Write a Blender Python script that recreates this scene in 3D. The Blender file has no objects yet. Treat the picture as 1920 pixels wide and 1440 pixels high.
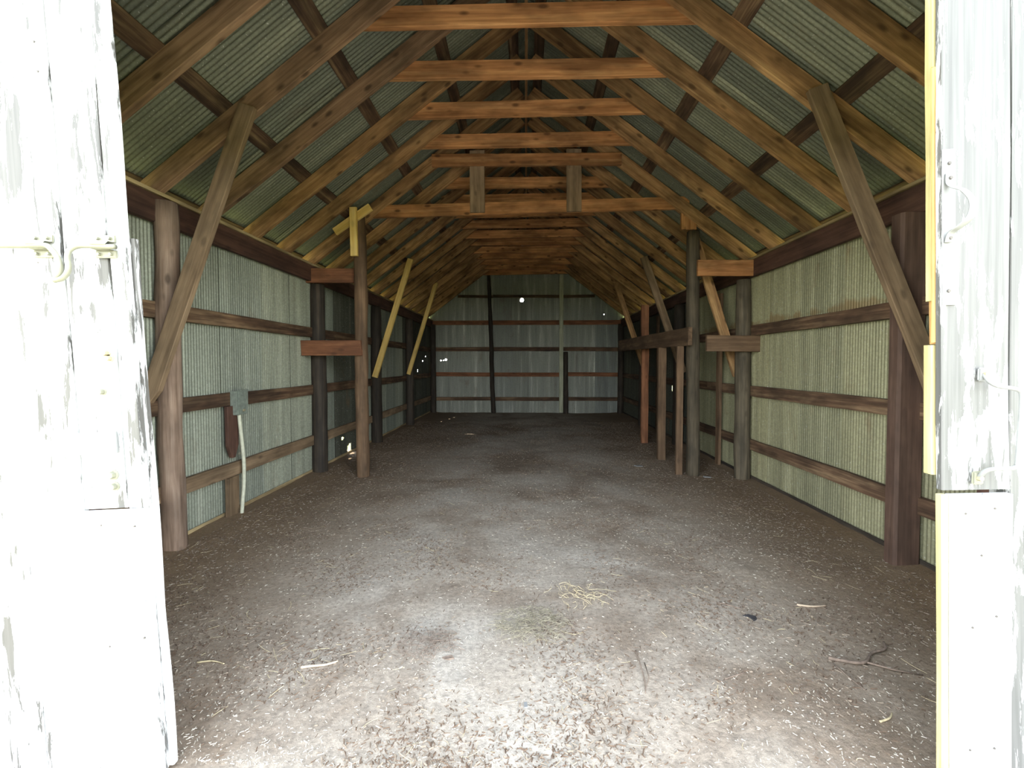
import bpy, bmesh, math, random
import numpy as np
from mathutils import Vector, Matrix, noise
C = bpy.context.scene.collection
rnd = random.Random(7)
# ---------------------------------------------------------------- camera, sky, sun, exposure
cam_d = bpy.data.cameras.new('camera'); cam = bpy.data.objects.new('camera', cam_d); C.objects.link(cam)
YAW, PITCH = .0313, -.0315
_cy, _sy, _cp, _sp = math.cos(YAW), math.sin(YAW), math.cos(PITCH), math.sin(PITCH)
_M = Matrix(((1, 0, 0), (0, _cp, _sp), (0, -_sp, _cp))) @ Matrix(((_cy, _sy, 0), (-_sy, _cy, 0), (0, 0, 1)))
_r, _f, _u = Vector(_M[0]), Vector(_M[1]), Vector(_M[2])
cam.matrix_world = Matrix(((_r.x, _u.x, -_f.x, 0), (_r.y, _u.y, -_f.y, 0), (_r.z, _u.z, -_f.z, 1.4593), (0, 0, 0, 1)))
cam_d.sensor_width = 36; cam_d.lens = 36 * 831 / 1920; cam_d.shift_y = -12.2 / 1920
cam_d.clip_start = .02; cam_d.clip_end = 500
bpy.context.scene.camera = cam

world = bpy.data.worlds.new('sky'); bpy.context.scene.world = world; world.use_nodes = True
wn = world.node_tree; wn.nodes.clear()
sky = wn.nodes.new('ShaderNodeTexSky'); sky.sky_type = 'NISHITA'; sky.sun_disc = False
sky.sun_elevation = math.radians(52); sky.sun_rotation = math.radians(35); sky.air_density = 1.2; sky.dust_density = 3.0
mixw = wn.nodes.new('ShaderNodeMixRGB'); mixw.inputs[0].default_value = .8
# unseen sky shaped to light the deep barn: bright horizon, dimmer bluer zenith
wtc = wn.nodes.new('ShaderNodeTexCoord'); wsx = wn.nodes.new('ShaderNodeSeparateXYZ'); wn.links.new(wtc.outputs['Generated'], wsx.inputs[0])
wr = wn.nodes.new('ShaderNodeValToRGB'); wr.color_ramp.elements[0].position = .0; wr.color_ramp.elements[0].color = (1, 1, .98, 1)
wr.color_ramp.elements[1].position = .95; wr.color_ramp.elements[1].color = (.20, .235, .28, 1)
_e = wr.color_ramp.elements.new(.30); _e.color = (.50, .53, .56, 1)
wn.links.new(wsx.outputs[2], wr.inputs[0])
wml = wn.nodes.new('ShaderNodeVectorMath'); wml.operation = 'SCALE'; wml.inputs['Scale'].default_value = 10.5
wn.links.new(wr.outputs[0], wml.inputs[0]); wn.links.new(wml.outputs[0], mixw.inputs[2])
bg = wn.nodes.new('ShaderNodeBackground'); bg.inputs[1].default_value = 1.0
wo = wn.nodes.new('ShaderNodeOutputWorld')
wn.links.new(sky.outputs[0], mixw.inputs[1]); wn.links.new(mixw.outputs[0], bg.inputs[0]); wn.links.new(bg.outputs[0], wo.inputs[0])

sun_d = bpy.data.lights.new('sun', 'SUN'); sun = bpy.data.objects.new('sun', sun_d); C.objects.link(sun)
sun_d.energy = 8.5; sun_d.angle = math.radians(1.5); sun_d.color = (1, .95, .84)
sun.rotation_euler = Vector((-.55, .38, 1)).to_track_quat('Z', 'Y').to_euler()   # high, from behind the barn's left shoulder
vs = bpy.context.scene.view_settings
vs.view_transform = 'Standard'; vs.look = 'None'; vs.gamma = 1; vs.use_curve_mapping = False
vs.exposure = .76
cy = bpy.context.scene.cycles
cy.max_bounces = 10; cy.diffuse_bounces = 8; cy.glossy_bounces = 3; cy.transmission_bounces = 2
cy.use_denoising = True; cy.sample_clamp_indirect = 12; cy.caustics_reflective = False; cy.caustics_refractive = False
pt_d = bpy.data.lights.new('doorway_portal', 'AREA'); pt = bpy.data.objects.new('doorway_portal', pt_d); C.objects.link(pt)
pt_d.shape = 'RECTANGLE'; pt_d.size = 3.5; pt_d.size_y = 3.1; pt_d.cycles.is_portal = True
pt.location = (0, 1.70, 1.55); pt.rotation_euler = (math.radians(90), 0, 0)     # faces into the barn

# ---------------------------------------------------------------- node materials
def nodes(name, rough=.8, metallic=0):
    m = bpy.data.materials.new(name); m.use_nodes = True; nt = m.node_tree
    b = nt.nodes['Principled BSDF']; b.inputs['Roughness'].default_value = rough; b.inputs['Metallic'].default_value = metallic
    return m, nt, b
def N(nt, kind, **kw):
    n = nt.nodes.new(kind)
    for k, v in kw.items():
        if k in n.inputs: n.inputs[k].default_value = v
        else: setattr(n, k, v)
    return n
def ramp(nt, stops, src):
    r = nt.nodes.new('ShaderNodeValToRGB'); e = r.color_ramp.elements
    e[0].position, e[0].color = stops[0][0], (*stops[0][1], 1); e[1].position, e[1].color = stops[-1][0], (*stops[-1][1], 1)
    for p, c in stops[1:-1]:
        x = e.new(p); x.color = (*c, 1)
    nt.links.new(src, r.inputs[0]); return r
def coords(nt, scale, rand=True):
    tc = nt.nodes.new('ShaderNodeTexCoord'); mp = nt.nodes.new('ShaderNodeMapping'); mp.inputs['Scale'].default_value = scale
    if rand:
        oi = nt.nodes.new('ShaderNodeObjectInfo'); mu = N(nt, 'ShaderNodeMath', operation='MULTIPLY'); mu.inputs[1].default_value = 37.0
        ad = N(nt, 'ShaderNodeVectorMath', operation='ADD')
        nt.links.new(oi.outputs['Random'], mu.inputs[0]); nt.links.new(tc.outputs['Object'], ad.inputs[0]); nt.links.new(mu.outputs[0], ad.inputs[1])
        nt.links.new(ad.outputs[0], mp.inputs[0])
    else: nt.links.new(tc.outputs['Object'], mp.inputs[0])
    return mp.outputs[0]
def noi(nt, vec, scale=1, detail=5, rough=.6, dist=0):
    n = N(nt, 'ShaderNodeTexNoise'); n.inputs['Scale'].default_value = scale; n.inputs['Detail'].default_value = detail
    n.inputs['Roughness'].default_value = rough; n.inputs['Distortion'].default_value = dist; nt.links.new(vec, n.inputs['Vector']); return n.outputs['Fac']
def mix(nt, fac, a, b, mode='MIX'):
    m = nt.nodes.new('ShaderNodeMixRGB'); m.blend_type = mode
    for i, v in ((0, fac), (1, a), (2, b)):
        if isinstance(v, (int, float)): m.inputs[i].default_value = v
        elif isinstance(v, tuple): m.inputs[i].default_value = (*v, 1)
        else: nt.links.new(v, m.inputs[i])
    return m.outputs[0]
def bump(nt, b, h, strength=.3, dist=.01):
    bp = nt.nodes.new('ShaderNodeBump'); bp.inputs['Strength'].default_value = strength; bp.inputs['Distance'].default_value = dist
    nt.links.new(h, bp.inputs['Height']); nt.links.new(bp.outputs[0], b.inputs['Normal'])

def wood(name, dark, mid, light, knots=.6, stain=.35, rough=.8, knotcol=None):
    """grain runs along local X of every board"""
    m, nt, b = nodes(name, rough)
    g = noi(nt, coords(nt, (1.1, 26, 26)), 1, 6, .65, .4)
    base = ramp(nt, [(.3, dark), (.5, mid), (.72, light)], g).outputs[0]
    big = noi(nt, coords(nt, (1.3, 3.5, 3.5)), 1.6, 3, .6)
    st = ramp(nt, [(.38, (1 - stain,) * 3), (.62, (1.12,) * 3)], big).outputs[0]
    col = mix(nt, 1.0, base, st, 'MULTIPLY')
    vo = N(nt, 'ShaderNodeTexVoronoi'); vo.inputs['Scale'].default_value = 1.0
    nt.links.new(coords(nt, (4.2, 9, 9)), vo.inputs['Vector'])
    kn = ramp(nt, [(.10, (knots,) * 3), (.22, (0, 0, 0))], vo.outputs['Distance']).outputs[0]
    col = mix(nt, kn, col, knotcol or tuple(c * .38 for c in dark))
    oi = nt.nodes.new('ShaderNodeObjectInfo')
    va = ramp(nt, [(0, (.78, .76, .74)), (1, (1.18, 1.18, 1.2))], oi.outputs['Random']).outputs[0]
    col = mix(nt, 1.0, col, va, 'MULTIPLY')
    nt.links.new(col, b.inputs['Base Color']); bump(nt, b, g, .35, .006)
    return m
W_raft = wood('rafter_pine', (.22, .115, .046), (.41, .235, .10), (.62, .40, .18), stain=.5, knots=.8)
W_raft_l = wood('hazed_brown_rafter', (.16, .095, .052), (.30, .185, .105), (.46, .31, .185), stain=.45, knots=.8)  # near left rafters: greyer brown, lens haze put into the wood colour
W_tie = wood('tie_pine', (.32, .135, .046), (.54, .255, .095), (.76, .43, .18), knots=.9, stain=.45)
W_grey = wood('weathered_board', (.17, .115, .065), (.30, .21, .125), (.42, .31, .19), knots=.5)
W_girt = wood('stained_girt', (.055, .030, .018), (.13, .075, .042), (.30, .205, .115), knots=.3, stain=.5)
W_plate = wood('plate_board', (.06, .028, .020), (.105, .052, .036), (.17, .09, .06), knots=.3)
W_cap = wood('cap_board', (.30, .22, .11), (.46, .36, .19), (.60, .48, .26), knots=.2)
W_post = wood('post_brown', (.085, .048, .034), (.135, .080, .056), (.19, .12, .085), knots=.25)
W_log = wood('peeled_log', (.16, .105, .070), (.30, .21, .15), (.44, .34, .26), knots=.75)
W_dark = wood('dark_creosoted_log', (.022, .018, .014), (.045, .036, .026), (.085, .065, .045), knots=.2)
W_brown = wood('brown_log', (.10, .060, .032), (.17, .105, .058), (.25, .165, .095), knots=.4)
W_red = wood('reddish_board', (.15, .060, .028), (.25, .105, .048), (.36, .17, .08), knots=.5)
W_yellow = wood('fresh_yellow_pine', (.66, .44, .11), (.84, .60, .19), (.92, .72, .30), knots=.25, stain=.12)
W_edge = wood('raw_edge_pine', (.40, .33, .13), (.53, .46, .21), (.64, .58, .33), knots=.1, stain=.2)
W_orange = wood('split_orange_pine', (.36, .19, .06), (.50, .30, .11), (.62, .42, .19), knots=.1, stain=.2)
W_pale = wood('pale_painted_board', (.36, .40, .27), (.62, .67, .50), (.72, .77, .62), knots=.15, stain=.12)
W_olive = wood('olive_brown_post', (.045, .038, .024), (.095, .078, .050), (.16, .13, .085), knots=.3)
W_purl = wood('purlin_board', (.055, .030, .020), (.12, .070, .040), (.30, .21, .11), knots=.3, stain=.6)

def galvanised(name, base, streak, rust=.0, metallic=.25, rough=.55, stain_at=None):
    """corrugated sheet: local X across the ribs, local Y along them"""
    m, nt, b = nodes(name, rough, metallic)
    s = noi(nt, coords(nt, (9, .45, 1)), 1, 5, .6)
    col = ramp(nt, [(.32, tuple(c * .74 for c in base)), (.55, base), (.78, streak)], s).outputs[0]
    sp = noi(nt, coords(nt, (60, 45, 40)), 1, 3, .7)
    col = mix(nt, 1.0, col, ramp(nt, [(.35, (.84,) * 3), (.7, (1.2,) * 3)], sp).outputs[0], 'MULTIPLY')
    spk = noi(nt, coords(nt, (85, 70, 60)), 1, 1, .5)
    col = mix(nt, ramp(nt, [(.70, (0, 0, 0)), (.76, (.55,) * 3)], spk).outputs[0], col, (.62, .64, .60))
    if rust:
        r = noi(nt, coords(nt, (3.2, 1.4, 1)), 1, 5, .65)
        col = mix(nt, ramp(nt, [(.60, (0, 0, 0)), (.72, (rust,) * 3)], r).outputs[0], col, (.16, .085, .035))
    if stain_at:     # old rust stain left where rain runs in above the top girt
        tc_ = nt.nodes.new('ShaderNodeTexCoord'); sp_ = nt.nodes.new('ShaderNodeSeparateXYZ'); nt.links.new(tc_.outputs['Object'], sp_.inputs[0])
        d_ = N(nt, 'ShaderNodeMath', operation='SUBTRACT'); nt.links.new(sp_.outputs[1], d_.inputs[0]); d_.inputs[1].default_value = stain_at
        a_ = N(nt, 'ShaderNodeMath', operation='ABSOLUTE'); nt.links.new(d_.outputs[0], a_.inputs[0])
        n_ = noi(nt, coords(nt, (3.5, 2, 1)), 1, 4, .6)
        m_ = N(nt, 'ShaderNodeMath', operation='MULTIPLY_ADD'); nt.links.new(a_.outputs[0], m_.inputs[0]); m_.inputs[1].default_value = -2.6; nt.links.new(n_, m_.inputs[2])
        col = mix(nt, ramp(nt, [(.40, (0, 0, 0)), (.52, (.7,) * 3)], m_.outputs[0]).outputs[0], col, (.22, .14, .055))
    oi = nt.nodes.new('ShaderNodeObjectInfo')
    col = mix(nt, 1.0, col, ramp(nt, [(0, (.76, .78, .79)), (1, (1.2, 1.18, 1.12))], oi.outputs['Random']).outputs[0], 'MULTIPLY')
    nt.links.new(col, b.inputs['Base Color'])
    return m
M_wall = galvanised('galvanised_wall', (.29, .315, .255), (.44, .465, .385), rust=.3)
M_wall_r = galvanised('galvanised_wall_bounce_tint', (.315, .305, .185), (.47, .455, .30), rust=.45, stain_at=2.06)  # right wall: yellow-green of grass-bounced light put into the sheet colour
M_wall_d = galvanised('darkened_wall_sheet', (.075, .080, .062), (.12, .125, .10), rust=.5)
M_roof = galvanised('galvanised_roof', (.19, .205, .155), (.33, .345, .26), rust=.2)
M_back = galvanised('galvanised_gable', (.36, .39, .36), (.74, .78, .74), rust=.35)

def plain(name, col, rough=.6, metallic=0, var=.15, sc=30):
    m, nt, b = nodes(name, rough, metallic)
    n = noi(nt, coords(nt, (sc, sc, sc)), 1, 4, .6)
    c = ramp(nt, [(.3, tuple(x * (1 - var) for x in col)), (.7, tuple(min(1, x * (1 + var)) for x in col))], n).outputs[0]
    nt.links.new(c, b.inputs['Base Color']); return m
M_box = plain('box_enamel', (.30, .35, .30), .5, .3, .25)
M_pvc = plain('pale_conduit', (.62, .64, .50), .5)
M_bolt = plain('rusty_bolt', (.42, .37, .24), .6, .4)
M_nail = plain('dark_nail_head', (.12, .11, .10), .6, .5)
M_cream = plain('cream_painted_iron', (.22, .22, .165), .5, .1, .15)
M_white_iron = plain('white_painted_iron', (.24, .245, .24), .5, .1, .10)
M_chip = plain('pale_chip', (.55, .50, .41), .9, 0, .3, 90)
M_litter = plain('brown_litter', (.13, .085, .055), .95, 0, .45, 60)
M_litter2 = plain('grey_brown_litter', (.24, .19, .14), .95, 0, .4, 60)
M_straw = plain('dry_straw', (.55, .46, .28), .85, 0, .3, 60)
M_twig = plain('dry_twig', (.20, .15, .115), .9, 0, .35, 50)
M_stick = plain('bleached_stick', (.58, .46, .33), .9, 0, .25, 40)
M_scrap = plain('dark_scrap', (.035, .033, .035), .8, 0, .3, 40)

def paint(name, peel, white=(.56, .57, .565), bare=(.095, .092, .085), grain_axis=2):
    """old white paint flaking off grey wood; grain along local X"""
    m, nt, b = nodes(name, .55)
    a = noi(nt, coords(nt, (3.2, 22, 22)), 1, 7, .68, .3)
    c = noi(nt, coords(nt, (1.1, 5, 5)), 1, 3, .5)
    su = N(nt, 'ShaderNodeMath', operation='MULTIPLY_ADD'); nt.links.new(c, su.inputs[0]); su.inputs[1].default_value = .55
    nt.links.new(a, su.inputs[2])
    f = ramp(nt, [(1 - peel - .02, (0, 0, 0)), (1 - peel + .02, (1, 1, 1))], su.outputs[0]).outputs[0]
    g = noi(nt, coords(nt, (1.5, 60, 60)), 1, 4, .6)
    wd = ramp(nt, [(.3, tuple(x * .7 for x in bare)), (.7, tuple(min(1, x * 1.25) for x in bare))], g).outputs[0]
    nt.links.new(mix(nt, f, white, wd), b.inputs['Base Color'])
    inv = N(nt, 'ShaderNodeMath', operation='SUBTRACT'); inv.inputs[0].default_value = 1; nt.links.new(f, inv.inputs[1])
    bump(nt, b, inv.outputs[0], .5, .004)
    return m
P_left = paint('flaking_white_paint', .15)
P_clean = paint('fresh_white_paint', .06)
P_right = paint('heavily_flaked_white_paint', .26, bare=(.12, .12, .115))

# dirt floor
M_dirt, nt, b = nodes('packed_dirt', .95)
big = noi(nt, coords(nt, (1, 1, 1), False), .85, 5, .6, .4)
c1 = ramp(nt, [(.36, (.25, .19, .135)), (.50, (.40, .34, .27)), (.64, (.50, .45, .38))], big).outputs[0]
fine = noi(nt, coords(nt, (1, 1, 1), False), 38, 6, .75)
c1 = mix(nt, 1.0, c1, ramp(nt, [(.30, (.58,) * 3), (.52, (1.0,) * 3), (.72, (1.32,) * 3)], fine).outputs[0], 'MULTIPLY')
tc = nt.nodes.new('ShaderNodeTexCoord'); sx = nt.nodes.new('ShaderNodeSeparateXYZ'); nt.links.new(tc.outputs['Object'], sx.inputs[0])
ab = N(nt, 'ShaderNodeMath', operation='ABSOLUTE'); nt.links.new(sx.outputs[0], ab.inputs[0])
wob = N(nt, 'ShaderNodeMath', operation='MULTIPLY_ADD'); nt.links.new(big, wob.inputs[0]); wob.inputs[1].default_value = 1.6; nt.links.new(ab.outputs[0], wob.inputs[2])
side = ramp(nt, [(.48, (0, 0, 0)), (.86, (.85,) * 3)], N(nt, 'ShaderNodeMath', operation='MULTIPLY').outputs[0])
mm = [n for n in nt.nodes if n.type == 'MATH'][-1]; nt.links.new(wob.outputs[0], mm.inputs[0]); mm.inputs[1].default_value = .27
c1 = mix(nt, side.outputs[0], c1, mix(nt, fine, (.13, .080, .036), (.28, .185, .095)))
vo = N(nt, 'ShaderNodeTexVoronoi'); vo.inputs['Scale'].default_value = 70; nt.links.new(coords(nt, (1, 1, 1), False), vo.inputs['Vector'])
gv = ramp(nt, [(.10, (.5,) * 3), (.20, (0, 0, 0))], vo.outputs['Distance']).outputs[0]
c1 = mix(nt, gv, c1, (.50, .47, .42))
nt.links.new(c1, b.inputs['Base Color']); bump(nt, b, fine, .7, .012)
M_grass, nt, b = nodes('lawn', .95)
nt.links.new(ramp(nt, [(.3, (.15, .17, .045)), (.7, (.34, .33, .12))], noi(nt, coords(nt, (1, 1, 1), False), 6, 6, .7)).outputs[0], b.inputs['Base Color'])
M_apron, nt, b = nodes('gravel_apron', .95)
nt.links.new(ramp(nt, [(.3, (.33, .29, .22)), (.7, (.55, .50, .40))], noi(nt, coords(nt, (1, 1, 1), False), 25, 6, .75)).outputs[0], b.inputs['Base Color'])

# ---------------------------------------------------------------- object helpers
WM = {}
def link(name, mesh, mat, world_m=None, parent=None, **props):
    o = bpy.data.objects.new(name, mesh); C.objects.link(o)
    if mat is not None and mesh is not None and not mesh.materials: mesh.materials.append(mat)
    w = world_m or Matrix(); WM[o.name] = w
    if parent is not None:
        o.parent = parent; o.matrix_basis = WM[parent.name].inverted() @ w
    else: o.matrix_basis = w
    for k, v in props.items(): o[k] = v
    return o
def thing(name, label, cat, loc=(0, 0, 0), group=None):
    o = link(name, None, None, Matrix.Translation(loc), label=label, category=cat)
    o.empty_display_size = .1
    if group: o['group'] = group
    return o
def setting(name, loc=(0, 0, 0)):
    o = link(name, None, None, Matrix.Translation(loc)); o['kind'] = 'structure'; o.empty_display_size = .1; return o
def frame(p0, p1, wdir):
    p0, p1 = Vector(p0), Vector(p1); x = (p1 - p0).normalized(); z = Vector(wdir); z = (z - x * z.dot(x)).normalized(); y = z.cross(x)
    return Matrix(((x.x, y.x, z.x, p0.x), (x.y, y.y, z.y, p0.y), (x.z, y.z, z.z, p0.z), (0, 0, 0, 1))), (p1 - p0).length
def mesh_of(bm, name, smooth=False):
    me = bpy.data.meshes.new(name); bmesh.ops.recalc_face_normals(bm, faces=bm.faces); bm.to_mesh(me); bm.free()
    if smooth:
        for p in me.polygons: p.use_smooth = True
    return me
def board_mesh(L, w, t, name='board', ch=.004, jit=.003, seed=None, bow=.0, rough_ends=.0, seg=.35, taper=None):
    """length along X, thickness t along Y, width w along Z"""
    sd = seed if seed is not None else rnd.uniform(0, 500)
    n = max(2, int(L / seg)); bm = bmesh.new(); rings = []
    prof = [(-t/2+ch, -w/2), (t/2-ch, -w/2), (t/2, -w/2+ch), (t/2, w/2-ch), (t/2-ch, w/2), (-t/2+ch, w/2), (-t/2, w/2-ch), (-t/2, -w/2+ch)]
    for i in range(n + 1):
        x = L * i / n; r = []
        s = 1.0
        if taper: s = taper(i / n)
        for k, (y, z) in enumerate(prof):
            j = noise.noise(Vector((x * 1.7 + sd, k // 2 * 3.3, sd))) * jit
            b_ = bow * math.sin(math.pi * i / n)
            e = (noise.noise(Vector((k * .9, sd, i))) * rough_ends) if i in (0, n) else 0
            r.append(bm.verts.new((x + e, y + (j if y > 0 else -j) * .5, z * s + (j if z > 0 else -j) + b_)))
        rings.append(r)
    for a, c in zip(rings, rings[1:]):
        for k in range(8): bm.faces.new((a[k], a[(k+1) % 8], c[(k+1) % 8], c[k]))
    bm.faces.new(rings[0]); bm.faces.new(rings[-1])
    return mesh_of(bm, name)
def board(name, p0, p1, w, t, wdir, mat, parent=None, props=None, **kw):
    m, L = frame(p0, p1, wdir)
    return link(name, board_mesh(L, w, t, name, **kw), mat, m, parent, **(props or {}))
def log_mesh(L, r0, r1, name='log', seed=None, lump=.012, sides=16, square=0.0):
    sd = seed if seed is not None else rnd.uniform(0, 500); n = max(4, int(L / .12)); bm = bmesh.new(); rings = []
    for i in range(n + 1):
        f = i / n; x = L * f; r = r0 + (r1 - r0) * f; ring = []
        cx = noise.noise(Vector((x * .6 + sd, 1, 0))) * lump; cz = noise.noise(Vector((x * .6, sd, 5))) * lump
        if i in (0, n): r *= .94
        for k in range(sides):
            a = 2 * math.pi * k / sides
            q = 1.0
            if square: q = 1 + square * (min(1 / max(abs(math.cos(a)), abs(math.sin(a))), 1.3) - 1)
            rr = r * q + noise.noise(Vector((x * 3 + sd, math.cos(a) * 1.2, math.sin(a) * 1.2))) * lump * .6
            ring.append(bm.verts.new((x, cx + rr * math.cos(a), cz + rr * math.sin(a))))
        rings.append(ring)
    for a, c in zip(rings, rings[1:]):
        for k in range(sides): bm.faces.new((a[k], a[(k+1) % sides], c[(k+1) % sides], c[k]))
    for rg, x in ((rings[0], -.004), (rings[-1], L + .004)):
        c = bm.verts.new((x, sum(v.co.y for v in rg) / sides, sum(v.co.z for v in rg) / sides))
        for k in range(sides): bm.faces.new((rg[k], rg[(k+1) % sides], c))
    me = mesh_of(bm, name)
    for p in me.polygons: p.use_smooth = len(p.vertices) == 4
    return me
def log(name, p0, p1, r0, r1, mat, parent=None, props=None, **kw):
    m, L = frame(p0, p1, (1, .01, 0) if abs(p1[2] - p0[2]) > .5 * abs(p1[0] - p0[0]) else (0, 0, 1))
    return link(name, log_mesh(L, r0, r1, name, **kw), mat, m, parent, **(props or {}))
def tube_bm(bm, pts, r, sides=10, r_end=None, flat=1.0):
    pts = [Vector(p) for p in pts]; rings = []; up = Vector((0, 0, 1)); n = len(pts)
    prev = None
    for i, p in enumerate(pts):
        t = (pts[min(i + 1, n - 1)] - pts[max(i - 1, 0)]).normalized()
        if prev is None:
            a = t.cross(up); a = a if a.length > .05 else t.cross(Vector((1, 0, 0)))
        else: a = prev - t * prev.dot(t)
        a.normalize(); prev = a; c = t.cross(a); rr = r if r_end is None else r + (r_end - r) * i / (n - 1)
        rings.append([bm.verts.new(p + a * rr * math.cos(2*math.pi*k/sides) + c * rr * flat * math.sin(2*math.pi*k/sides)) for k in range(sides)])
    for a, c in zip(rings, rings[1:]):
        for k in range(sides): bm.faces.new((a[k], a[(k+1) % sides], c[(k+1) % sides], c[k]))
    bm.faces.new(rings[0]); bm.faces.new(rings[-1])
def smooth_pts(pts, n=5):
    pts = [Vector(p) for p in pts]; out = []
    for i in range(len(pts) - 1):
        p0, p1, p2, p3 = pts[max(i-1, 0)], pts[i], pts[i+1], pts[min(i+2, len(pts)-1)]
        for k in range(n):
            t = k / n
            out.append(.5 * ((2*p1) + (p2-p0)*t + (2*p0-5*p1+4*p2-p3)*t*t + (3*p1-p0-3*p2+p3)*t**3))
    out.append(pts[-1]); return out
def tube(name, pts, r, mat, parent=None, props=None, origin=None, **kw):
    o = Vector(origin) if origin is not None else Vector(pts[0]); bm = bmesh.new()
    tube_bm(bm, [Vector(p) - o for p in smooth_pts(pts)], r, **kw)
    return link(name, mesh_of(bm, name, True), mat, Matrix.Translation(o), parent, **(props or {}))
def box_mesh(sx, sy, sz, name, bev=.004):
    bm = bmesh.new(); bmesh.ops.create_cube(bm, size=1); bmesh.ops.scale(bm, vec=(sx, sy, sz), verts=bm.verts)
    if bev: bmesh.ops.bevel(bm, geom=list(bm.edges), offset=bev, segments=2, affect='EDGES')
    return mesh_of(bm, name)

# ---------------------------------------------------------------- geometry of the barn
XW, ZE, SL = 2.84, 2.749, .758          # wall sheets, eave (rafter underside at |x| = 2.762), roof slope
HW = 2.762; A = math.atan(SL); Y0, DY = 3.332, .61; YB = 13.14; YF = 1.72
under = lambda x: ZE + SL * (HW - abs(x))

def floor_h(x, y):
    z = .016 * noise.noise(Vector((x * .9, y * .9, 3))) + .007 * noise.noise(Vector((x * 4, y * 4, 9)))
    z += .03 * max(0, abs(x) - 2.45) / .4
    if y < 2.0: z = z * max(0, (y - 1.6) / .4) - .012 * (1 - max(0, (y - 1.6) / .4))
    return z
nx, ny = 230, 420
xs = np.linspace(-2.95, 2.95, nx); ys = np.linspace(1.36, 13.3, ny)
V = [(x, y, floor_h(x, y) + .004 * noise.noise(Vector((x * 14, y * 14, 1)))) for y in ys for x in xs]
F = [(j*nx+i, j*nx+i+1, (j+1)*nx+i+1, (j+1)*nx+i) for j in range(ny-1) for i in range(nx-1)]
me = bpy.data.meshes.new('floor'); me.from_pydata(V, [], F)
for p in me.polygons: p.use_smooth = True
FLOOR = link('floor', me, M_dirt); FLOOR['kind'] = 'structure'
# ground outside
def slab(name, x0, x1, y0, y1, z, mat, th=.1, holes=None):
    bm = bmesh.new(); n = 24
    vs_ = [[bm.verts.new((x0 + (x1-x0)*i/n, y0 + (y1-y0)*j/n, z)) for i in range(n+1)] for j in range(n+1)]
    for j in range(n):
        for i in range(n): bm.faces.new((vs_[j][i], vs_[j][i+1], vs_[j+1][i+1], vs_[j+1][i]))
    return link(name, mesh_of(bm, name), mat)
g = slab('ground', -70, 70, -70, 80, -.06, M_grass); g['kind'] = 'structure'
g = slab('driveway', -3.2, 3.2, -9, 1.40, -.03, M_apron); g['kind'] = 'structure'

# corrugated sheets: local X across, local Y along the ribs, Z out
def sheet_mesh(wd, length, pitch, amp, name, holes=(), top=None, rows=None):
    per = 6 if not holes else 10
    n = int(round(wd / pitch * per)); xs_ = [wd * i / n for i in range(n + 1)]
    ys_ = [0, length]
    for (u, v, ru, rv) in holes:
        ys_ += list(np.linspace(v - rv * 1.15, v + rv * 1.15, 15))
    if rows: ys_ += list(np.linspace(0, length, rows))
    ys_ = sorted(set(round(float(y), 5) for y in ys_ if 0 <= y <= length))
    V, F = [], []
    for y in ys_:
        for x in xs_:
            yy = min(y, top(x)) if top else y
            V.append((x, yy, amp * math.cos(2 * math.pi * x / pitch) + .0025 * math.sin(y * 2.1 + x * 3)))
    m = n + 1
    for j in range(len(ys_) - 1):
        for i in range(n):
            cx, cy_ = (xs_[i] + xs_[i+1]) / 2, (ys_[j] + ys_[j+1]) / 2
            if any(((cx-u)/ru)**2 + ((cy_-v)/rv)**2 < 1 + .5 * noise.noise(Vector((cx*90, cy_*90, 0))) for (u, v, ru, rv) in holes): continue
            F.append((j*m+i, j*m+i+1, (j+1)*m+i+1, (j+1)*m+i))
    me = bpy.data.meshes.new(name); me.from_pydata(V, [], F)
    for p in me.polygons: p.use_smooth = True
    return me
PIT = .032
def wall_frame(side, y):     # X -> +Y world for left (side -1), Y -> up
    if side < 0: return Matrix(((0, 0, 1, -XW), (1, 0, 0, y), (0, 1, 0, -.10), (0, 0, 0, 1)))
    return Matrix(((0, 0, 1, XW), (1, 0, 0, y), (0, 1, 0, -.10), (0, 0, 0, 1)))
HS = 2.885
left = setting('wall_left', (-XW, YF, 0)); right = setting('wall_right', (XW, YF, 0)); back = setting('wall_back', (0, YB, 0))
ceiling = setting('ceiling', (0, YF, ZE)); front = setting('wall_front', (0, YF, 0))
base_sheet = sheet_mesh(.64, HS, PIT, .0058, 'metal_sheet'); 
def side_wall(side, parent, seam0, mat, dark, holes):
    k = 0; y = seam0
    while y > YF: y -= .61
    shared = {}
    while y < YB - .05:
        wd = min(.64, YB - y)
        hs = [(hy - y, hz + .10, ry, rz) for hy, hz, ry, rz in holes if y + .02 < hy < y + .60]
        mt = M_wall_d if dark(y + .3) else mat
        if hs or wd < .6: me = sheet_mesh(wd, HS, PIT, .0058, 'metal_sheet', hs)
        else:
            me = shared.get(mt.name)
            if me is None: me = base_sheet.copy(); shared[mt.name] = me
        m = wall_frame(side, y); m[0][3] += side * .006 * (k % 2)
        link('metal_sheet', me, mt, m, parent); y += .61; k += 1
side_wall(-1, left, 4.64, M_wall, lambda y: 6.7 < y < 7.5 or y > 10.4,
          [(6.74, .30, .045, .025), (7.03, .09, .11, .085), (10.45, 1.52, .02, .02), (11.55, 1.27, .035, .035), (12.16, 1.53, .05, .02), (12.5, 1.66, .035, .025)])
side_wall(1, right, 4.07, M_wall_r, lambda y: 7.6 < y, [(8.7, .98, .012, .05)])
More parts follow.
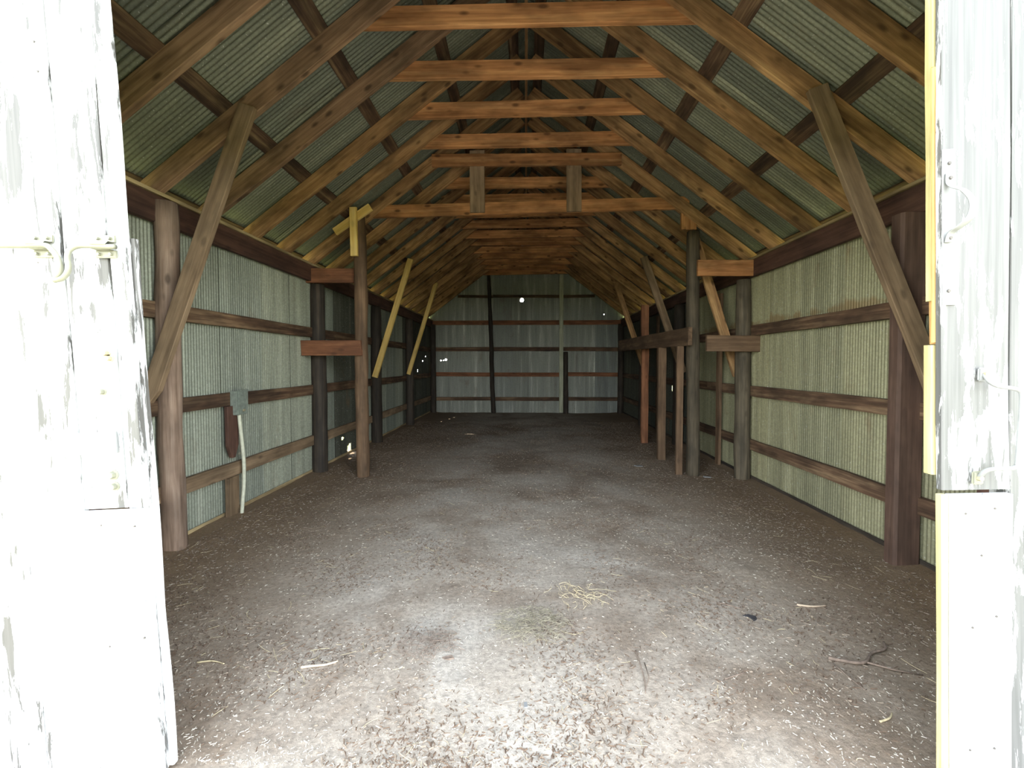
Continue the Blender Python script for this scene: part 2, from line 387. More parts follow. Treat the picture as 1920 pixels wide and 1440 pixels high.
# girts, plates on the side walls
for side, par in ((-1, left), (1, right)):
    for z in (1.865, 1.12, .45):
        cuts = [YF + .02, 5.75, 9.9, YB - .06] if z != 1.12 else [YF + .02, 4.15 if side < 0 else 6.9, 8.3, YB - .06]
        for a, c in zip(cuts, cuts[1:]):
            dz = rnd.uniform(-.008, .008)
            board('girt', (side * 2.808, a + .004, z + dz), (side * 2.808, c - .004, z - dz * .5), .125, .045, (0, 0, 1), W_girt if not (side < 0 and z < .5) else W_grey, par, jit=.006)
    for a, c in ((YF + .02, 6.9), (6.905, YB - .06)):
        board('wall_plate', (side * 2.79, a, 2.62), (side * 2.79, c, 2.625), .20, .05, (0, 0, 1), W_plate, par)
        board('cap_plate', (side * 2.80, a, 2.736), (side * 2.80, c, 2.736), .115, .026, (1, 0, 0), W_cap, par)
    board('sill_strip', (side * 2.825, YF + .02, .035), (side * 2.825, YB - .06, .035), .05, .012, (0, 0, 1), W_cap if side < 0 else W_dark, par)
# studs on the walls
board('wall_stud', (-2.775, 4.075, -.02), (-2.775, 4.075, .385), .16, .035, (0, 1, 0), W_grey, left, rough_ends=.01)
board('wall_stud', (-2.775, 4.085, .57), (-2.775, 4.08, 1.06), .15, .035, (0, 1, 0), W_plate, left,
      taper=lambda f: .25 if f < .02 else 1.0, seg=.1)
board('wall_stud', (2.76, 6.42, 0), (2.76, 6.42, 2.45), .11, .04, (0, 1, 0), W_brown, right)
board('wall_stud', (2.765, 9.4, 0), (2.765, 9.4, 2.45), .11, .04, (0, 1, 0), W_brown, right)

# back gable wall
def back_frame(x): return Matrix(((1, 0, 0, x), (0, 0, -1, YB), (0, 1, 0, -.12), (0, 0, 0, 1)))
x = -XW; k = 0
roofz = lambda X: under(X) + .20 + .12
while x < XW - .01:
    wd = min(.64, XW - x)
    hs = [(hx - x, hz + .12, ru, rv) for hx, hz, ru, rv in ((-.12, 3.325, .055, .055), (-2.53, 1.55, .022, .018), (-2.45, 1.555, .016, .016), (-2.38, 1.575, .030, .032), (2.29, 2.90, .013, .013)) if x + .02 < hx < x + .60]
    x0 = x
    me = sheet_mesh(wd, 5.3, PIT, .0058, 'metal_sheet', hs, top=lambda u, x0=x0: roofz(x0 + u), rows=40)
    m = back_frame(x); m[1][3] += .004 * (k % 2)
    link('metal_sheet', me, M_back, m, back); x += .61; k += 1
for z, w in ((3.435, .08), (2.66, .13), (1.88, .12), (1.14, .12), (.41, .11)):
    hw_ = min(2.78, (ZE + .12 - z) / SL + HW)
    for a, c in ((-hw_, -.98), (-.975, 1.1), (1.105, hw_)):
        board('girt', (a, YB - .035, z + rnd.uniform(-.01, .01)), (c, YB - .035, z + rnd.uniform(-.01, .01)), w, .04, (0, 0, 1), W_red if z in (2.66, 1.14) else W_girt, back, jit=.008)
board('gable_tie', (-1.12, YB - .12, 4.12), (1.12, YB - .12, 4.13), .12, .05, (0, 0, 1), W_red, back)

# roof: sheets, purlins, rafters, collar ties, ridge board
OFF = .155 / math.cos(A) + .030
def roof_frame(side, y):
    # local X along barn (+Y), local Y up the slope towards the ridge, Z normal
    e = Vector((side * 3.12, y, under(3.12) + OFF)); up = Vector((-side * math.cos(A), 0, math.sin(A))); xx = Vector((0, 1, 0)); zz = xx.cross(up)
    return Matrix(((xx.x, up.x, zz.x, e.x), (xx.y, up.y, zz.y, e.y), (xx.z, up.z, zz.z, e.z), (0, 0, 0, 1)))
RL = 3.12 / math.cos(A)
roofs = sheet_mesh(.65, RL + .004, .038, .0062, 'roof_sheet', rows=5)
def vs_of(X): return (3.12 - abs(X)) / math.cos(A)
for side in (-1, 1):
    y = 1.38; k = 0
    rh = [(8.885, -2.84, .014, .17), (10.205, -2.83, .012, .14)] if side < 0 else [(9.49, 2.84, .012, .10)]
    while y < YB + .1:
        hs = [(hy - y, vs_of(hx), ru, rv) for hy, hx, ru, rv in rh if y + .02 < hy < y + .60]
        me = sheet_mesh(.65, RL, .038, .0062, 'roof_sheet', hs) if hs else roofs
        m = roof_frame(side, y); n_ = Vector((m[0][2], m[1][2], m[2][2])); 
        if n_.z < 0: n_ = -n_
        for i in range(3): m[i][3] += n_[i] * .004 * (k % 2)
        link('roof_sheet', me, M_roof, m, ceiling); y += .61; k += 1
    for X in (2.95, 2.245, 1.52, .80, .14):
        zc = under(X) + .155 / math.cos(A) + .012
        for a, c in ((1.45, 5.2), (5.205, 9.45), (9.455, YB + .05)):
            board('purlin', (side * X, a, zc), (side * X, c, zc), .12 + (.02 if X > 1 else 0), .026, (math.cos(A), 0, -side * math.sin(A)), W_purl, ceiling, jit=.008)
ks = list(range(-2, 16))
for k in ks:
    y = Y0 + DY * k - .025 + (rnd.uniform(-.02, .02) if k not in (0, 1, 2, 3, 4) else 0)
    for side in (-1, 1):
        nrm = Vector((side * math.sin(A), 0, math.cos(A)))
        e = Vector((side * 3.0, y, under(3.0))) + nrm * .0775; rp = Vector((side * .015, y, under(.015))) + nrm * .0775
        dz = Vector((0, rnd.uniform(-.012, .012), rnd.uniform(-.004, .004)))
        board('rafter', e + dz, rp, .155, .05, nrm, W_raft_l if side < 0 and k < 2 else W_raft, ceiling, jit=.004)
    if k == -1: continue
    zt = 3.958 + .076 + rnd.uniform(-.01, .01)
    yt = y + .052 if k != 4 else y - .052
    half = 1.167 + (.16 if k != 4 else .03)
    tl = rnd.uniform(-.012, .012)
    board('collar_tie', (-half, yt, zt - .004 + tl), (half, yt, zt + .004 - tl), .152, .048, (0, 0, 1), W_tie, ceiling, jit=.004)
board('ridge_board', (0, 1.5, 4.80), (0, YB, 4.80), .17, .03, (0, 0, 1), W_raft, ceiling)

# front wall: boards either side of the doorway and above it
DX, DZ = 1.75, 3.05
x = -3.0
while x < 2.95:
    w = .196; xc = x + w / 2; top = roofz(min(abs(xc) + .1, 3.0)) - .10
    z0 = 0 if abs(xc) > DX else DZ
    board('plank', (xc, 1.665, z0 - (.05 if z0 == 0 else 0)), (xc, 1.665, top), w - .005, .024, (1, 0, 0), P_left, front); x += w
board('door_header', (-DX - .1, 1.70, DZ), (DX + .1, 1.70, DZ), .18, .045, (0, 0, 1), W_plate, front)
for s in (-1, 1): board('door_jamb', (s * (DX + .04), 1.71, 0), (s * (DX + .04), 1.71, DZ), .14, .05, (1, 0, 0), W_plate, front)
# sliding rail the doors hang from
board('door_track', (-3.0, 1.60, 3.24), (3.0, 1.60, 3.24), .10, .04, (0, 0, 1), M_white_iron, front)

# ---------------------------------------------------------------- left door leaf (leans 3 degrees)
TH = math.radians(-3.05)
def dl(u, z, y=1.5):          # leaf coordinates -> world; u to the right of the leaf's front edge
    return Vector((-1.271 + u * math.cos(TH) + z * math.sin(TH), y, z * math.cos(TH) - u * math.sin(TH) + .015))
door1 = setting('door_1', dl(0, 0)); ax = (dl(1, 0) - dl(0, 0)).normalized()
def leaf1(name, u0, u1, z0, z1, y0, t, mat, par=None, **kw):
    return board(name, dl((u0+u1)/2, z0, y0 + t/2), dl((u0+u1)/2, z1, y0 + t/2), abs(u1-u0), t, ax, mat, par or door1, **kw)
HT = 3.16
us = [-.006, -.072, -.236, -.452, -.655, -.87, -1.08, -1.29, -1.50, -1.66]
for i, (a, c) in enumerate(zip(us, us[1:])):
    z0 = .944 if i <= 1 else -.012
    leaf1('plank', c + .0045, a - .0045, z0, HT, 1.497 + (.004 if i % 2 else 0), .024, P_left, jit=.006, seg=.12, ch=.003)
leaf1('edge_board', -.070, -.018, -.012, .941, 1.496, .024, P_left, jit=.005)
leaf1('patch_board', -.232, -.034, -.012, .940, 1.478, .020, P_clean, jit=.002)
leaf1('patch_board', -1.30, -.448, 2.42, HT - .02, 1.482, .014, P_clean, jit=.002)
leaf1('edge_board', -.07, -.004, -.012, 1.885, 1.523, .022, P_left, jit=.007, seg=.1)
for z in (.35, 1.45, 2.75): leaf1_ = board('ledge', dl(-1.62, z, 1.545), dl(-.08, z, 1.545), .14, .028, (0, 0, 1), W_edge, door1)
leaf1('latch_plate', -.225, -.085, 1.14, 1.215, 1.482, .014, M_white_iron)
def hexbolt(p, r, mat, par, h=.014):
    bm = bmesh.new(); bmesh.ops.create_cone(bm, cap_ends=True, segments=6, radius1=r, radius2=r * .9, depth=h)
    bmesh.ops.create_cone(bm, cap_ends=True, segments=14, radius1=r * 1.5, radius2=r * 1.5, depth=.003, matrix=Matrix.Translation((0, 0, -h / 2)))
    m = Matrix.Translation(p) @ Matrix.Rotation(math.radians(90), 4, 'X')
    return link('bolt', mesh_of(bm, 'bolt'), mat, m, par)
def nail(p, par, r=.0042):
    bm = bmesh.new(); bmesh.ops.create_cone(bm, cap_ends=True, segments=8, radius1=r, radius2=r * .8, depth=.003)
    return link('nail_head', mesh_of(bm, 'nail_head'), M_nail, Matrix.Translation(p) @ Matrix.Rotation(math.radians(90), 4, 'X'), par)

for p, r in (((-1.437, 1.470, 1.495), .010), ((-1.425, 1.470, 1.477), .009), ((-1.458, 1.474, 1.362), .009), ((-1.440, 1.484, 1.071), .013), ((-1.434, 1.484, 1.031), .011)):
    hexbolt(p, r, M_cream if p[2] < 1.4 else M_bolt, door1)
for p in ((-1.474, 1.478, .897), (-1.356, 1.478, .895), (-1.456, 1.478, .468), (-1.331, 1.478, .501), (-1.664, 1.482, 2.548), (-1.654, 1.482, 2.449), (-1.690, 1.496, 1.809)): nail(p, door1)
# the two bent iron rods that meet over the middle seam
rod1 = [(-1.90, 1.468, 1.860), (-1.82, 1.466, 1.860), (-1.701, 1.464, 1.858), (-1.626, 1.460, 1.859), (-1.595, 1.452, 1.844), (-1.570, 1.448, 1.817), (-1.560, 1.448, 1.789), (-1.566, 1.450, 1.760), (-1.588, 1.455, 1.743)]
rod2 = [(-1.385, 1.466, 1.853), (-1.447, 1.464, 1.855), (-1.506, 1.460, 1.855), (-1.531, 1.452, 1.838), (-1.532, 1.446, 1.809), (-1.527, 1.444, 1.783), (-1.533, 1.444, 1.761), (-1.553, 1.446, 1.744), (-1.583, 1.450, 1.738)]
t = tube('bent_rod', rod1, .0085, M_cream, door1, sides=12); t['label'] = 'left bent iron rod'
t = tube('bent_rod', rod2, .0085, M_cream, door1, sides=12); t['label'] = 'right bent iron rod'
for x0, z1, z2 in ((-1.663, 1.889, 1.837), (-1.443, 1.886, 1.834)):
    br = setting_br = link('rod_bracket', box_mesh(.075, .006, .026, 'rod_bracket', .002), M_cream, Matrix.Translation((x0, 1.490, z1)), door1)
    b2 = link('rod_bracket', box_mesh(.075, .006, .026, 'rod_bracket', .002), M_cream, Matrix.Translation((x0 + .004, 1.490, z2)), door1)
    bm = bmesh.new(); tube_bm(bm, [(0, 0, .014), (0, -.022, .012), (0, -.032, 0), (0, -.022, -.012), (0, 0, -.014)], .030, sides=8, flat=.1)
    sd = bm; me = mesh_of(bm, 'rod_strap'); link('rod_strap', me, M_cream, Matrix.Translation((x0 + .002, 1.488, (z1 + z2) / 2)), door1)
    for dx in (-.021, .021):
        hexbolt((x0 + dx, 1.483, z1 + .001), .0058, M_cream, door1, .010); hexbolt((x0 + dx + .004, 1.483, z2 - .001), .0058, M_cream, door1, .010)

# ---------------------------------------------------------------- right door leaf
TR = math.radians(-1.7)
def dr(u, z, y=1.5): return Vector((1.410 + u * math.cos(TR) + z * math.sin(TR), y, z * math.cos(TR) - u * math.sin(TR) + .01))
door2 = setting('door_2', dr(0, 0)); axr = (dr(1, 0) - dr(0, 0)).normalized()
def leaf2(name, u0, u1, z0, z1, y0, t, mat, **kw):
    return board(name, dr((u0+u1)/2, z0, y0 + t/2), dr((u0+u1)/2, z1, y0 + t/2), abs(u1-u0), t, axr, mat, door2, **kw)
us = [-.006, .215, .43, .64, .86, 1.08, 1.29, 1.50, 1.66]
for i, (a, c) in enumerate(zip(us, us[1:])):
    leaf2('plank', a + .003, c - .003, 1.03 if i == 0 else -.012, HT, 1.498 + (.004 if i % 2 else 0), .024, P_right, jit=.006, seg=.12, ch=.003)
leaf2('patch_board', -.020, .208, .035, 1.018, 1.480, .030, P_clean, jit=.0015, label='clean white patch board over the foot of the leaf') if False else None
pb = leaf2('patch_board', +.009, .208, -.012, 1.018, 1.480, .024, P_clean, jit=.0015); pb['label'] = 'clean white patch board at the foot'
leaf2('edge_board', -.016, .0075, -.012, 1.018, 1.482, .026, W_edge, jit=.003)
leaf2('split_board', -.010, .05, 1.52, 2.42, 1.5225, .006, W_orange, jit=.005)
leaf2('split_board', .002, .05, 1.515, 1.66, 1.529, .022, W_orange, jit=.005)
e = leaf2('edge_board', -.004, .06, 1.66, HT - .02, 1.529, .030, W_edge, jit=.004); 
leaf2('edge_board', -.008, .05, 1.075, 1.512, 1.529, .034, W_edge, jit=.004, seg=.1)
for z in (.35, 1.45, 2.75): board('ledge', dr(.07, z, 1.575), dr(1.62, z, 1.575), .14, .03, (0, 0, 1), W_edge, door2)
bm = bmesh.new(); link('handle_plate', board_mesh(.50, .043, .005, 'handle_plate', ch=.002, jit=.0005), M_white_iron, frame((1.378, 1.495, 1.650), (1.362, 1.495, 2.150), (1, 0, 0))[0], door2)
def strap_handle(name, pts, w, mat, flat=.22):
    bm = bmesh.new(); P_ = smooth_pts(pts, 6); rings = []
    for i, p in enumerate(P_):
        t_ = (P_[min(i+1, len(P_)-1)] - P_[max(i-1, 0)]).normalized(); a = Vector((1, 0, 0)); a = (a - t_ * a.dot(t_))
        a = a.normalized() if a.length > .3 else Vector((0, 0, 1)); c = t_.cross(a).normalized()
        rings.append([bm.verts.new(p - P_[0] + a * w * q[0] + c * w * flat * q[1]) for q in ((-1, -.5), (-.7, -1), (.7, -1), (1, -.5), (1, .5), (.7, 1), (-.7, 1), (-1, .5))])
    for a, c in zip(rings, rings[1:]):
        for k in range(8): bm.faces.new((a[k], a[(k+1) % 8], c[(k+1) % 8], c[k]))
    bm.faces.new(rings[0]); bm.faces.new(rings[-1])
    return link(name, mesh_of(bm, name, True), mat, Matrix.Translation(P_[0]), door2)
h = strap_handle('pull_handle', [(1.360, 1.488, 2.070), (1.359, 1.486, 2.040), (1.361, 1.474, 2.022), (1.374, 1.455, 2.005), (1.388, 1.443, 1.975), (1.391, 1.440, 1.945), (1.385, 1.444, 1.915), (1.372, 1.460, 1.893), (1.364, 1.480, 1.878), (1.363, 1.488, 1.850)], .0115, M_white_iron)
h['label'] = 'small curved pull handle'
for p in ((1.362, 1.489, 2.104), (1.361, 1.482, 2.055), (1.366, 1.482, 1.864), (1.372, 1.489, 1.695)): nail(p, door2, .006)
bm = bmesh.new()
ub = [(1.487, 1.486, 1.425), (1.488, 1.470, 1.402), (1.505, 1.462, 1.388), (1.545, 1.452, 1.380), (1.562, 1.449, 1.372), (1.567, 1.448, 1.350), (1.565, 1.448, 1.258), (1.561, 1.448, 1.150), (1.556, 1.449, 1.130), (1.535, 1.453, 1.124), (1.500, 1.462, 1.120), (1.484, 1.470, 1.110), (1.482, 1.488, 1.085)]
h = tube('u_handle', ub, .0068, M_white_iron, door2, sides=12); h['label'] = 'large square-cornered pull handle'
for p in ((1.489, 1.490, 1.424), (1.481, 1.490, 1.085)):
    link('handle_foot', box_mesh(.036, .010, .044, 'handle_foot', .004), M_white_iron if p[2] > 1.2 else M_cream, Matrix.Translation(p), door2); hexbolt((p[0], 1.482, p[2]), .009, M_bolt, door2)
for p in ((1.437, 1.479, .969), (1.529, 1.479, .987), (1.471, 1.479, .590), (1.546, 1.479, .629), (1.476, 1.479, .176), (1.554, 1.479, .184), (1.492, 1.479, .831)): nail(p, door2)

# ---------------------------------------------------------------- posts, braces, beams: things of their own
def T(o, label, cat, group=None):
    o['label'] = label; o['category'] = cat
    if group: o['group'] = group
    return o
T(log('log_post', (-2.745, 3.335, -.08), (-2.75, 3.335, 2.685), .086, .080, W_log, lump=.018), 'peeled round log post against the left wall, nearest the doorway, knots near its top', 'post')
T(log('log_post', (-2.745, 5.80, -.08), (-2.75, 5.80, 2.50), .098, .090, W_dark, lump=.012), 'dark log post on the left wall, behind the two short crosspieces', 'post')
T(log('log_post', (-2.10, 5.64, -.08), (-2.12, 5.62, 3.335), .080, .078, W_brown, lump=.02, square=.35), 'brown log post standing free of the left wall, yellow boards at its head', 'post')
T(log('log_post', (-2.73, 8.02, -.08), (-2.73, 8.02, 2.5), .10, .09, W_dark), 'black log post on the left wall, just behind the free-standing brown log', 'post')
T(log('log_post', (-2.73, 10.35, -.08), (-2.73, 10.35, 2.5), .10, .09, W_dark), 'black log post on the left wall behind the foot of the farther yellow brace', 'post')
T(log('log_post', (-2.72, 12.95, -.08), (-2.72, 12.95, 2.6), .085, .08, W_dark), 'dark log post in the far left corner', 'post')
T(board('timber_post', (2.725, 3.26, -.08), (2.735, 3.28, 2.52), .19, .11, (1, 0, 0), W_post, ch=.018, jit=.004), 'big squared brown timber post on the right wall nearest the doorway', 'post')
T(log('log_post', (2.72, 5.62, -.08), (2.72, 5.66, 2.50), .094, .086, W_olive, lump=.012), 'dark log post on the right wall at the ends of the two right crosspieces', 'post')
T(log('log_post', (2.18, 5.83, -.08), (2.14, 5.80, 3.15), .078, .076, W_olive, lump=.015, square=.5), 'dark squared log post free of the right wall, under the end of the tie beam', 'post')
T(log('log_post', (2.72, 8.0, -.08), (2.72, 8.0, 2.5), .095, .09, W_dark), 'black log post on the right wall, behind the nearer of the rail posts', 'post')
T(log('log_post', (2.72, 10.4, -.08), (2.72, 10.4, 2.5), .095, .09, W_dark), 'black log post on the right wall, far back behind the reddish rail post', 'post')
T(log('log_post', (2.74, 12.93, -.08), (2.74, 12.93, 2.6), .085, .08, W_dark), 'dark log post in the far right corner', 'post')

tb = thing('tie_beam', 'reddish-brown tie beam across the barn with two short upright studs', 'beam', (-2.14, 5.745, 3.41))
board('beam', (-2.14, 5.745, 3.415), (2.06, 5.745, 3.49), .155, .048, (0, 0, 1), W_tie, tb, seg=.3)
for a, c in ((-.713, -.523), (.515, .700)):
    board('stud', ((a + c) / 2, 5.703, 3.385), ((a + c) / 2 - .005, 5.703, 4.16), c - a, .032, (1, 0, 0), W_grey, tb, jit=.005)
T(board('bearing_block', (2.055, 5.742, 3.155), (2.055, 5.742, 3.40), .19, .045, (1, 0, 0), W_tie), 'short orange block under the right end of the tie beam', 'block')
T(board('crosspiece', (-2.915, 5.685, 2.595), (-2.206, 5.685, 2.59), .185, .05, (0, 0, 1), W_red, rough_ends=.02), 'upper left crosspiece, red-brown board butting the free-standing brown log', 'board')
T(board('crosspiece', (-2.84, 5.515, 1.655), (-2.06, 5.515, 1.655), .19, .045, (0, 0, 1), W_red, rough_ends=.03), 'lower left crosspiece, reddish board lapped over the free-standing brown log', 'board')
T(board('crosspiece', (2.10, 5.54, 2.63), (2.84, 5.54, 2.625), .195, .045, (0, 0, 1), W_tie), 'upper right crosspiece, short orange board over two dark posts', 'board')
T(board('crosspiece', (2.205, 5.50, 1.705), (2.87, 5.50, 1.700), .195, .045, (0, 0, 1), W_brown), 'lower right crosspiece, dull brown board between two dark posts', 'board')
T(board('yellow_board', (-2.123, 5.47, 2.79), (-2.133, 5.47, 3.385), .088, .045, (1, 0, 0), W_yellow, jit=.001), 'short upright fresh yellow board nailed to the head of the free-standing log', 'board')
T(board('yellow_board', (-2.385, 5.515, 3.10), (-1.930, 5.515, 3.405), .095, .04, (-.5, 0, 1), W_yellow, jit=.001), 'short slanting fresh yellow board crossing behind the upright yellow one', 'board')
# knee braces from rafters to posts
T(board('knee_brace', (-2.815, 3.205, 1.16), (-2.055, 3.275, 3.36), .125, .045, (1, 0, -.3), W_grey, jit=.004, taper=lambda f: .35 if f == 0 else 1, seg=.12), 'long grey-brown brace slanting in front of the near left log post', 'brace')
T(board('knee_brace', (2.835, 3.12, 1.22), (2.045, 3.255, 3.40), .135, .045, (1, 0, .3), W_grey, jit=.006, seg=.2), 'long weathered brace slanting in front of the big right timber post', 'brace')
T(board('knee_brace', (-2.705, 7.86, 1.215), (-2.045, 7.86, 3.31), .10, .05, (1, 0, -.3), W_yellow, jit=.001), 'nearer of the two long yellow braces slanting by the left wall', 'brace')
T(board('knee_brace', (-2.72, 10.19, 1.21), (-2.065, 10.19, 3.31), .09, .05, (1, 0, -.3), W_yellow, jit=.002), 'farther of the two long yellow braces slanting by the left wall', 'brace')
T(board('knee_brace', (2.80, 5.955, 1.30), (2.15, 5.955, 3.30), .12, .045, (1, 0, .3), W_raft, jit=.004), 'brown brace slanting behind the upper right crosspiece', 'brace')
T(board('knee_brace', (2.76, 7.86, 1.30), (2.07, 7.92, 3.33), .125, .045, (1, 0, .3), W_grey, jit=.004), 'tan brace on the right slanting down behind the long rail', 'brace')
T(board('knee_brace', (2.72, 10.2, 1.30), (2.05, 10.25, 3.30), .12, .045, (1, 0, .3), W_raft, jit=.004), 'brown brace on the right slanting down beyond the far end of the rail', 'brace')
# rail with its thin posts
T(board('rail', (2.045, 5.60, 1.80), (2.045, 9.75, 1.845), .225, .05, (0, 0, 1), W_brown, jit=.008, seg=.2), 'long heavy rail running back from the right inner post', 'rail')
T(board('rail_post', (2.055, 6.76, -.05), (2.055, 6.76, 1.80) if False else (2.05, 6.76, 1.70), .115, .07, (1, 0, 0), W_brown, jit=.006, seg=.15), 'thin pale-edged post under the long rail, nearer the doorway', 'post')
T(board('rail_post', (2.175, 8.17, -.05), (2.165, 8.17, 2.52), .125, .07, (1, 0, 0), W_red, jit=.014, seg=.12), 'reddish ragged post rising past the long rail, farther back', 'post')
T(board('rail_post', (2.015, 5.87, -.05), (2.015, 5.87, 1.685), .085, .05, (1, 0, 0), W_brown, jit=.006, seg=.15), 'plank upright tight against the right inner post under the rail end', 'post')
# back wall poles
T(log('log_pole', (-.945, YB - .16, -.06), (-1.085, YB - .12, 4.05), .068, .052, W_dark, lump=.02), 'dark slender pole full height against the back wall, left of centre', 'pole')
T(board('pale_board', (1.03, YB - .19, .03), (1.025, YB - .20, 4.18), .115, .03, (1, 0, 0), W_pale, jit=.002), 'narrow pale green board standing full height against the back wall', 'board')
T(log('short_post', (1.165, YB - .13, -.06), (1.16, YB - .10, 1.80), .080, .070, W_dark, lump=.012), 'short blackened post at the back wall beside the pale green board', 'post')

# ---------------------------------------------------------------- electrical box and conduit
eb = thing('electrical_box', 'grey metal electrical box on the left wall with a pale conduit running to the floor', 'electrical box', (-2.74, 4.145, .965))
def at(name, mesh, mat, p, par, **pr): return link(name, mesh, mat, Matrix.Translation(p), par, **pr)
at('housing', box_mesh(.080, .135, .225, 'housing', .005), M_box, (-2.745, 4.145, 1.085), eb)
cv = at('cover', box_mesh(.010, .142, .185, 'cover', .004), M_box, (-2.701, 4.145, 1.105), eb)
at('hasp', box_mesh(.016, .03, .02, 'hasp', .003), M_bolt, (-2.694, 4.145, 1.015), cv)
at('lip', box_mesh(.022, .150, .014, 'lip', .003), M_box, (-2.705, 4.145, 1.203), cv)
cd = tube('conduit', [(-2.730, 4.125, .975), (-2.728, 4.135, .86), (-2.724, 4.155, .68), (-2.722, 4.170, .50), (-2.722, 4.165, .30), (-2.726, 4.145, .12), (-2.730, 4.13, -.04)], .017, M_pvc, eb, sides=14)
cd['label'] = 'pale plastic conduit, slightly bowed'
at('conduit_strap', box_mesh(.012, .075, .016, 'conduit_strap', .003), M_cream, (-2.738, 4.155, .60), cd)

# ---------------------------------------------------------------- litter on the floor
def fz(x, y): return floor_h(x, y) + .001
def bits(name, n, sx, mat, label, cat, seed, lw=(.012, .003), dens=None, curve=0, near=1.5):
    r = random.Random(seed); V, F = [], []; c = 0; tries = 0
    while c < n and tries < n * 12:
        tries += 1
        y = 1.55 + 9.5 * r.random() ** near; x = r.uniform(-2.68, 2.68)
        if dens and r.random() > dens(x, y): continue
        L = lw[0] * (r.random() ** 1.5 * 1.8 + .4) / 2; w = lw[1] * r.uniform(.6, 1.5) / 2; th = w * .5; a = r.uniform(0, math.pi); tl = r.uniform(-.25, .25)
        z = fz(x, y) + th * .6; segs = 3 if curve else 1; k0 = len(V); bend = r.uniform(-1, 1) * curve
        for i in range(segs + 1):
            f = i / segs * 2 - 1; aa = a + bend * f; cx = x + L * f * math.cos(a) - bend * L * .5 * f * f * math.sin(a); cy_ = y + L * f * math.sin(a) + bend * L * .5 * f * f * math.cos(a)
            zz = z + L * tl * f + (L * abs(tl) if abs(tl) > .05 else 0)
            dx, dy = -math.sin(aa) * w, math.cos(aa) * w
            V += [(cx + dx, cy_ + dy, zz - th), (cx - dx, cy_ - dy, zz - th), (cx, cy_, zz + th)]
        for i in range(segs):
            p = k0 + 3 * i
            for e in range(3): F.append((p + e, p + (e + 1) % 3, p + 3 + (e + 1) % 3, p + 3 + e))
        F.append((k0, k0 + 2, k0 + 1)); F.append((k0 + 3*segs, k0 + 3*segs + 1, k0 + 3*segs + 2)); c += 1
    me = bpy.data.meshes.new(name); me.from_pydata(V, [], F)
    o = link(name, me, mat, None, FLOOR); o['kind'] = 'stuff'; return o
nz = lambda x, y, s, o: noise.noise(Vector((x * s, y * s, o))) * .5 + .5
den_l = lambda x, y: max(0.03, min(1, (nz(x, y, 2.1, 4) * 2.6 - 1.0) + .55 * max(0, abs(x) - .9) / 1.6))
den_c = lambda x, y: max(.15, min(1, nz(x, y, .9, 8) * 1.5 - .2))
bits('brown_litter', 42000, 1, M_litter, 'fine dark brown plant litter scattered over the dirt floor', 'litter', 11, (.0125, .0036), den_l, .35, 1.35)
bits('grey_litter', 16000, 1, M_litter2, 'grey-brown crumbs and stem bits over the dirt floor', 'litter', 12, (.013, .0055), den_l, .3, 1.35)
bits('pale_chips', 15000, 1, M_chip, 'small pale chips and husks sprinkled over the dirt floor', 'chips', 13, (.0080, .0030), den_c, 0, 1.6)
bits('straw_bits', 1000, 1, M_straw, 'loose dry straw stems lying over the dirt floor', 'straw', 14, (.045, .0018), den_l, .7, 1.5)
# straw clump in the middle of the floor
def clump(name, cx, cy_, R, n, mat, label, seed):
    r = random.Random(seed); bm = bmesh.new()
    for i in range(n):
        a = r.uniform(0, 6.28); d = R * r.random() ** .6; x, y = d * math.cos(a), d * math.sin(a) * .8
        L = r.uniform(.04, .13); th = r.uniform(0, 6.28); bd = r.uniform(-1.6, 1.6); pts = []
        for k in range(5):
            f = k / 4; t_ = th + bd * f; pts.append((x + L * (f - .5) * math.cos(t_), y + L * (f - .5) * math.sin(t_), .006 + r.uniform(0, .012) + .012 * math.sin(3.14 * f)))
        tube_bm(bm, pts, .0011, sides=3)
    o = link(name, mesh_of(bm, name), mat, Matrix.Translation((cx, cy_, fz(cx, cy_)))); o['kind'] = 'stuff'; o['label'] = label; o['category'] = 'straw'
M_green_straw = plain('greenish_straw', (.27, .24, .165), .9, 0, .5, 60)
clump('straw_clump', .03, 2.42, .21, 230, M_green_straw, 'small tangled grey-green straw clump in the middle of the floor', 3)
clump('straw_clump', .33, 2.72, .20, 45, M_straw, 'thin tangle of pale straw beyond the grey-green clump', 4)
clump('straw_clump', -.50, 2.23, .16, 120, M_twig, 'dark brown tangle of stems left of the middle of the floor', 5)
def stick(name, pts, r, mat, label, cat='stick', side=None, r_end=None):
    z = lambda p: fz(p[0], p[1]) + r * .8 + (p[2] if len(p) > 2 else 0)
    P_ = [(p[0], p[1], z(p)) for p in pts]; o = Vector(P_[0]); bm = bmesh.new()
    tube_bm(bm, [Vector(p) - o for p in smooth_pts(P_, 4)], r, sides=7, r_end=r_end or r * .6)
    if side:
        tube_bm(bm, [Vector((p[0], p[1], z(p))) - o for p in side], r * .6, sides=6, r_end=r * .35)
    me = mesh_of(bm, name, True); T(link(name, me, mat, Matrix.Translation(o)), label, cat)
stick('forked_branch', [(1.50, 2.20), (1.60, 2.165, .004), (1.66, 2.17, .008), (1.74, 2.24, .004), (1.83, 2.27, .006), (1.87, 2.33, .002)], .0085, M_twig, 'crooked forked grey branch on the floor near the right door', 'branch', side=[(1.655, 2.17, .005), (1.75, 2.12, .003), (1.86, 2.09)])
stick('bleached_stick', [(1.63, 2.672), (1.70, 2.655, .003), (1.76, 2.662, .003), (1.80, 2.675)], .006, M_stick, 'pale bent stick lying by the right wall litter, beyond the forked branch', 'stick')
stick('bleached_stick', [(-1.075, 2.045), (-1.03, 2.05, .003), (-.96, 2.06, .003), (-.915, 2.09)], .0065, M_stick, 'reddish pale stick on the floor near the left door', 'stick')
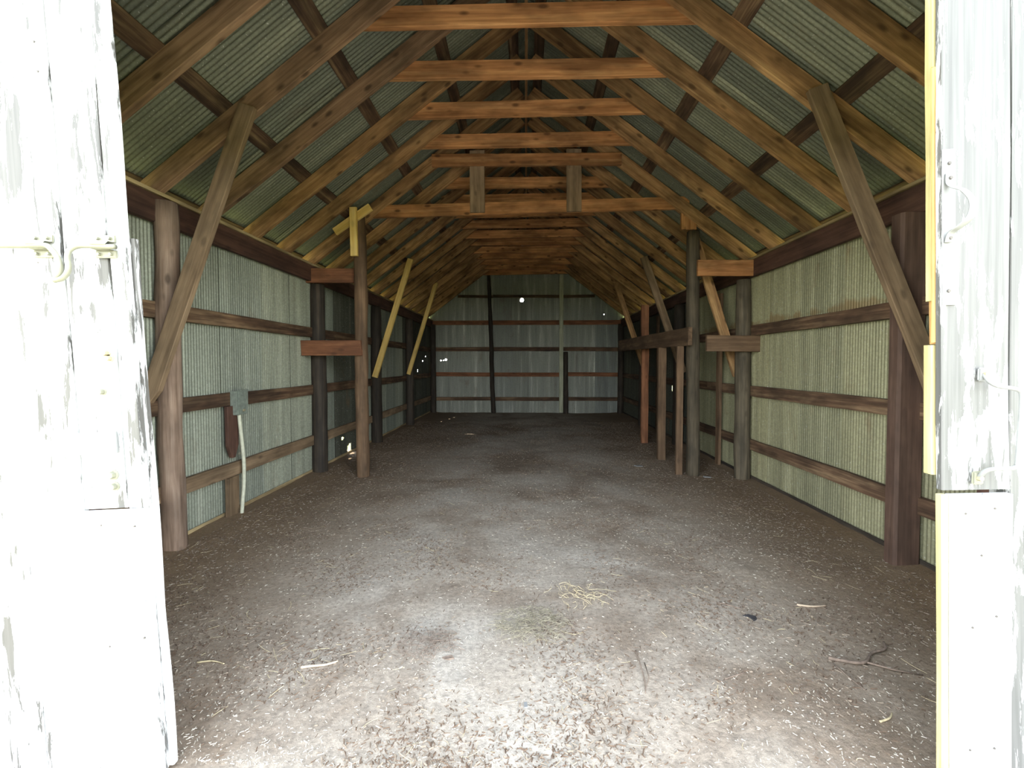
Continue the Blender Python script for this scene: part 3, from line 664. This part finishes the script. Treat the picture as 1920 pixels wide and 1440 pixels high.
stick('twig', [(.555, 2.21), (.55, 2.10, .004), (.545, 2.0, .002), (.53, 1.93)], .0038, M_twig, 'long thin twig pointing at the doorway, right of the straw clump', 'twig', side=[(.575, 2.12), (.57, 2.02, .004), (.535, 1.95)])
stick('twig', [(.92, 2.03), (.97, 2.05, .003), (1.035, 2.08)], .0035, M_twig, 'short dark twig lying nearest left of the forked branch', 'twig')
stick('twig', [(1.50, 2.16), (1.505, 2.06, .003), (1.52, 1.99)], .0035, M_twig, 'thin dark twig pointing from the forked branch toward the doorway', 'twig')
stick('twig', [(1.45, 1.815), (1.50, 1.83, .004), (1.535, 1.862)], .0045, M_straw, 'small curved pale twig in the front right of the floor', 'twig')
stick('twig', [(-1.60, 2.065), (-1.53, 2.075, .003), (-1.46, 2.06)], .004, M_straw, 'straw-coloured twig beside the left door edge', 'twig')
stick('twig', [(1.28, 2.62), (1.20, 2.66, .003), (1.16, 2.68)], .0035, M_twig, 'short dark twig behind the black scrap', 'twig')
def flake(name, x, y, pts, th, mat, label, cat):
    bm = bmesh.new(); lo = [bm.verts.new((a, b_, 0)) for a, b_ in pts]; up = [bm.verts.new((a * .95, b_ * .95, th + .004 * math.sin(a * 90))) for a, b_ in pts]
    bm.faces.new(lo[::-1]); bm.faces.new(up)
    for i in range(len(pts)): bm.faces.new((lo[i], lo[(i+1) % len(pts)], up[(i+1) % len(pts)], up[i]))
    T(link(name, mesh_of(bm, name), mat, Matrix.Translation((x, y, fz(x, y)))), label, cat)
flake('scrap', 1.285, 2.53, [(-.035, .02), (-.01, .012), (.005, -.03), (.03, -.012), (.036, .012), (0, .03)], .008, M_scrap, 'small black scrap on the open floor at right', 'scrap')
flake('dry_leaf', -.385, 2.14, [(-.03, .0), (-.01, .014), (.02, .012), (.032, -.004), (.008, -.016), (-.015, -.012)], .006, M_twig, 'curled brown leaf on the floor left of the straw clump', 'leaf')
flake('white_chip', 0.0, 1.85, [(-.008, .016), (.006, .014), (.009, -.016), (-.006, -.013)], .005, M_white_iron, 'white chip at the very front middle of the floor', 'chip')
flake('white_chip', 1.60, 6.30, [(-.06, .02), (.03, .03), (.06, -.01), (-.02, -.03)], .012, M_white_iron, 'largest white chip, in the dark patch before the rail posts', 'chip')
flake('white_chip', 2.33, 5.72, [(-.05, .02), (.05, .01), (.04, -.02), (-.04, -.012)], .012, M_white_iron, 'white chip at the foot of the right inner post', 'chip')
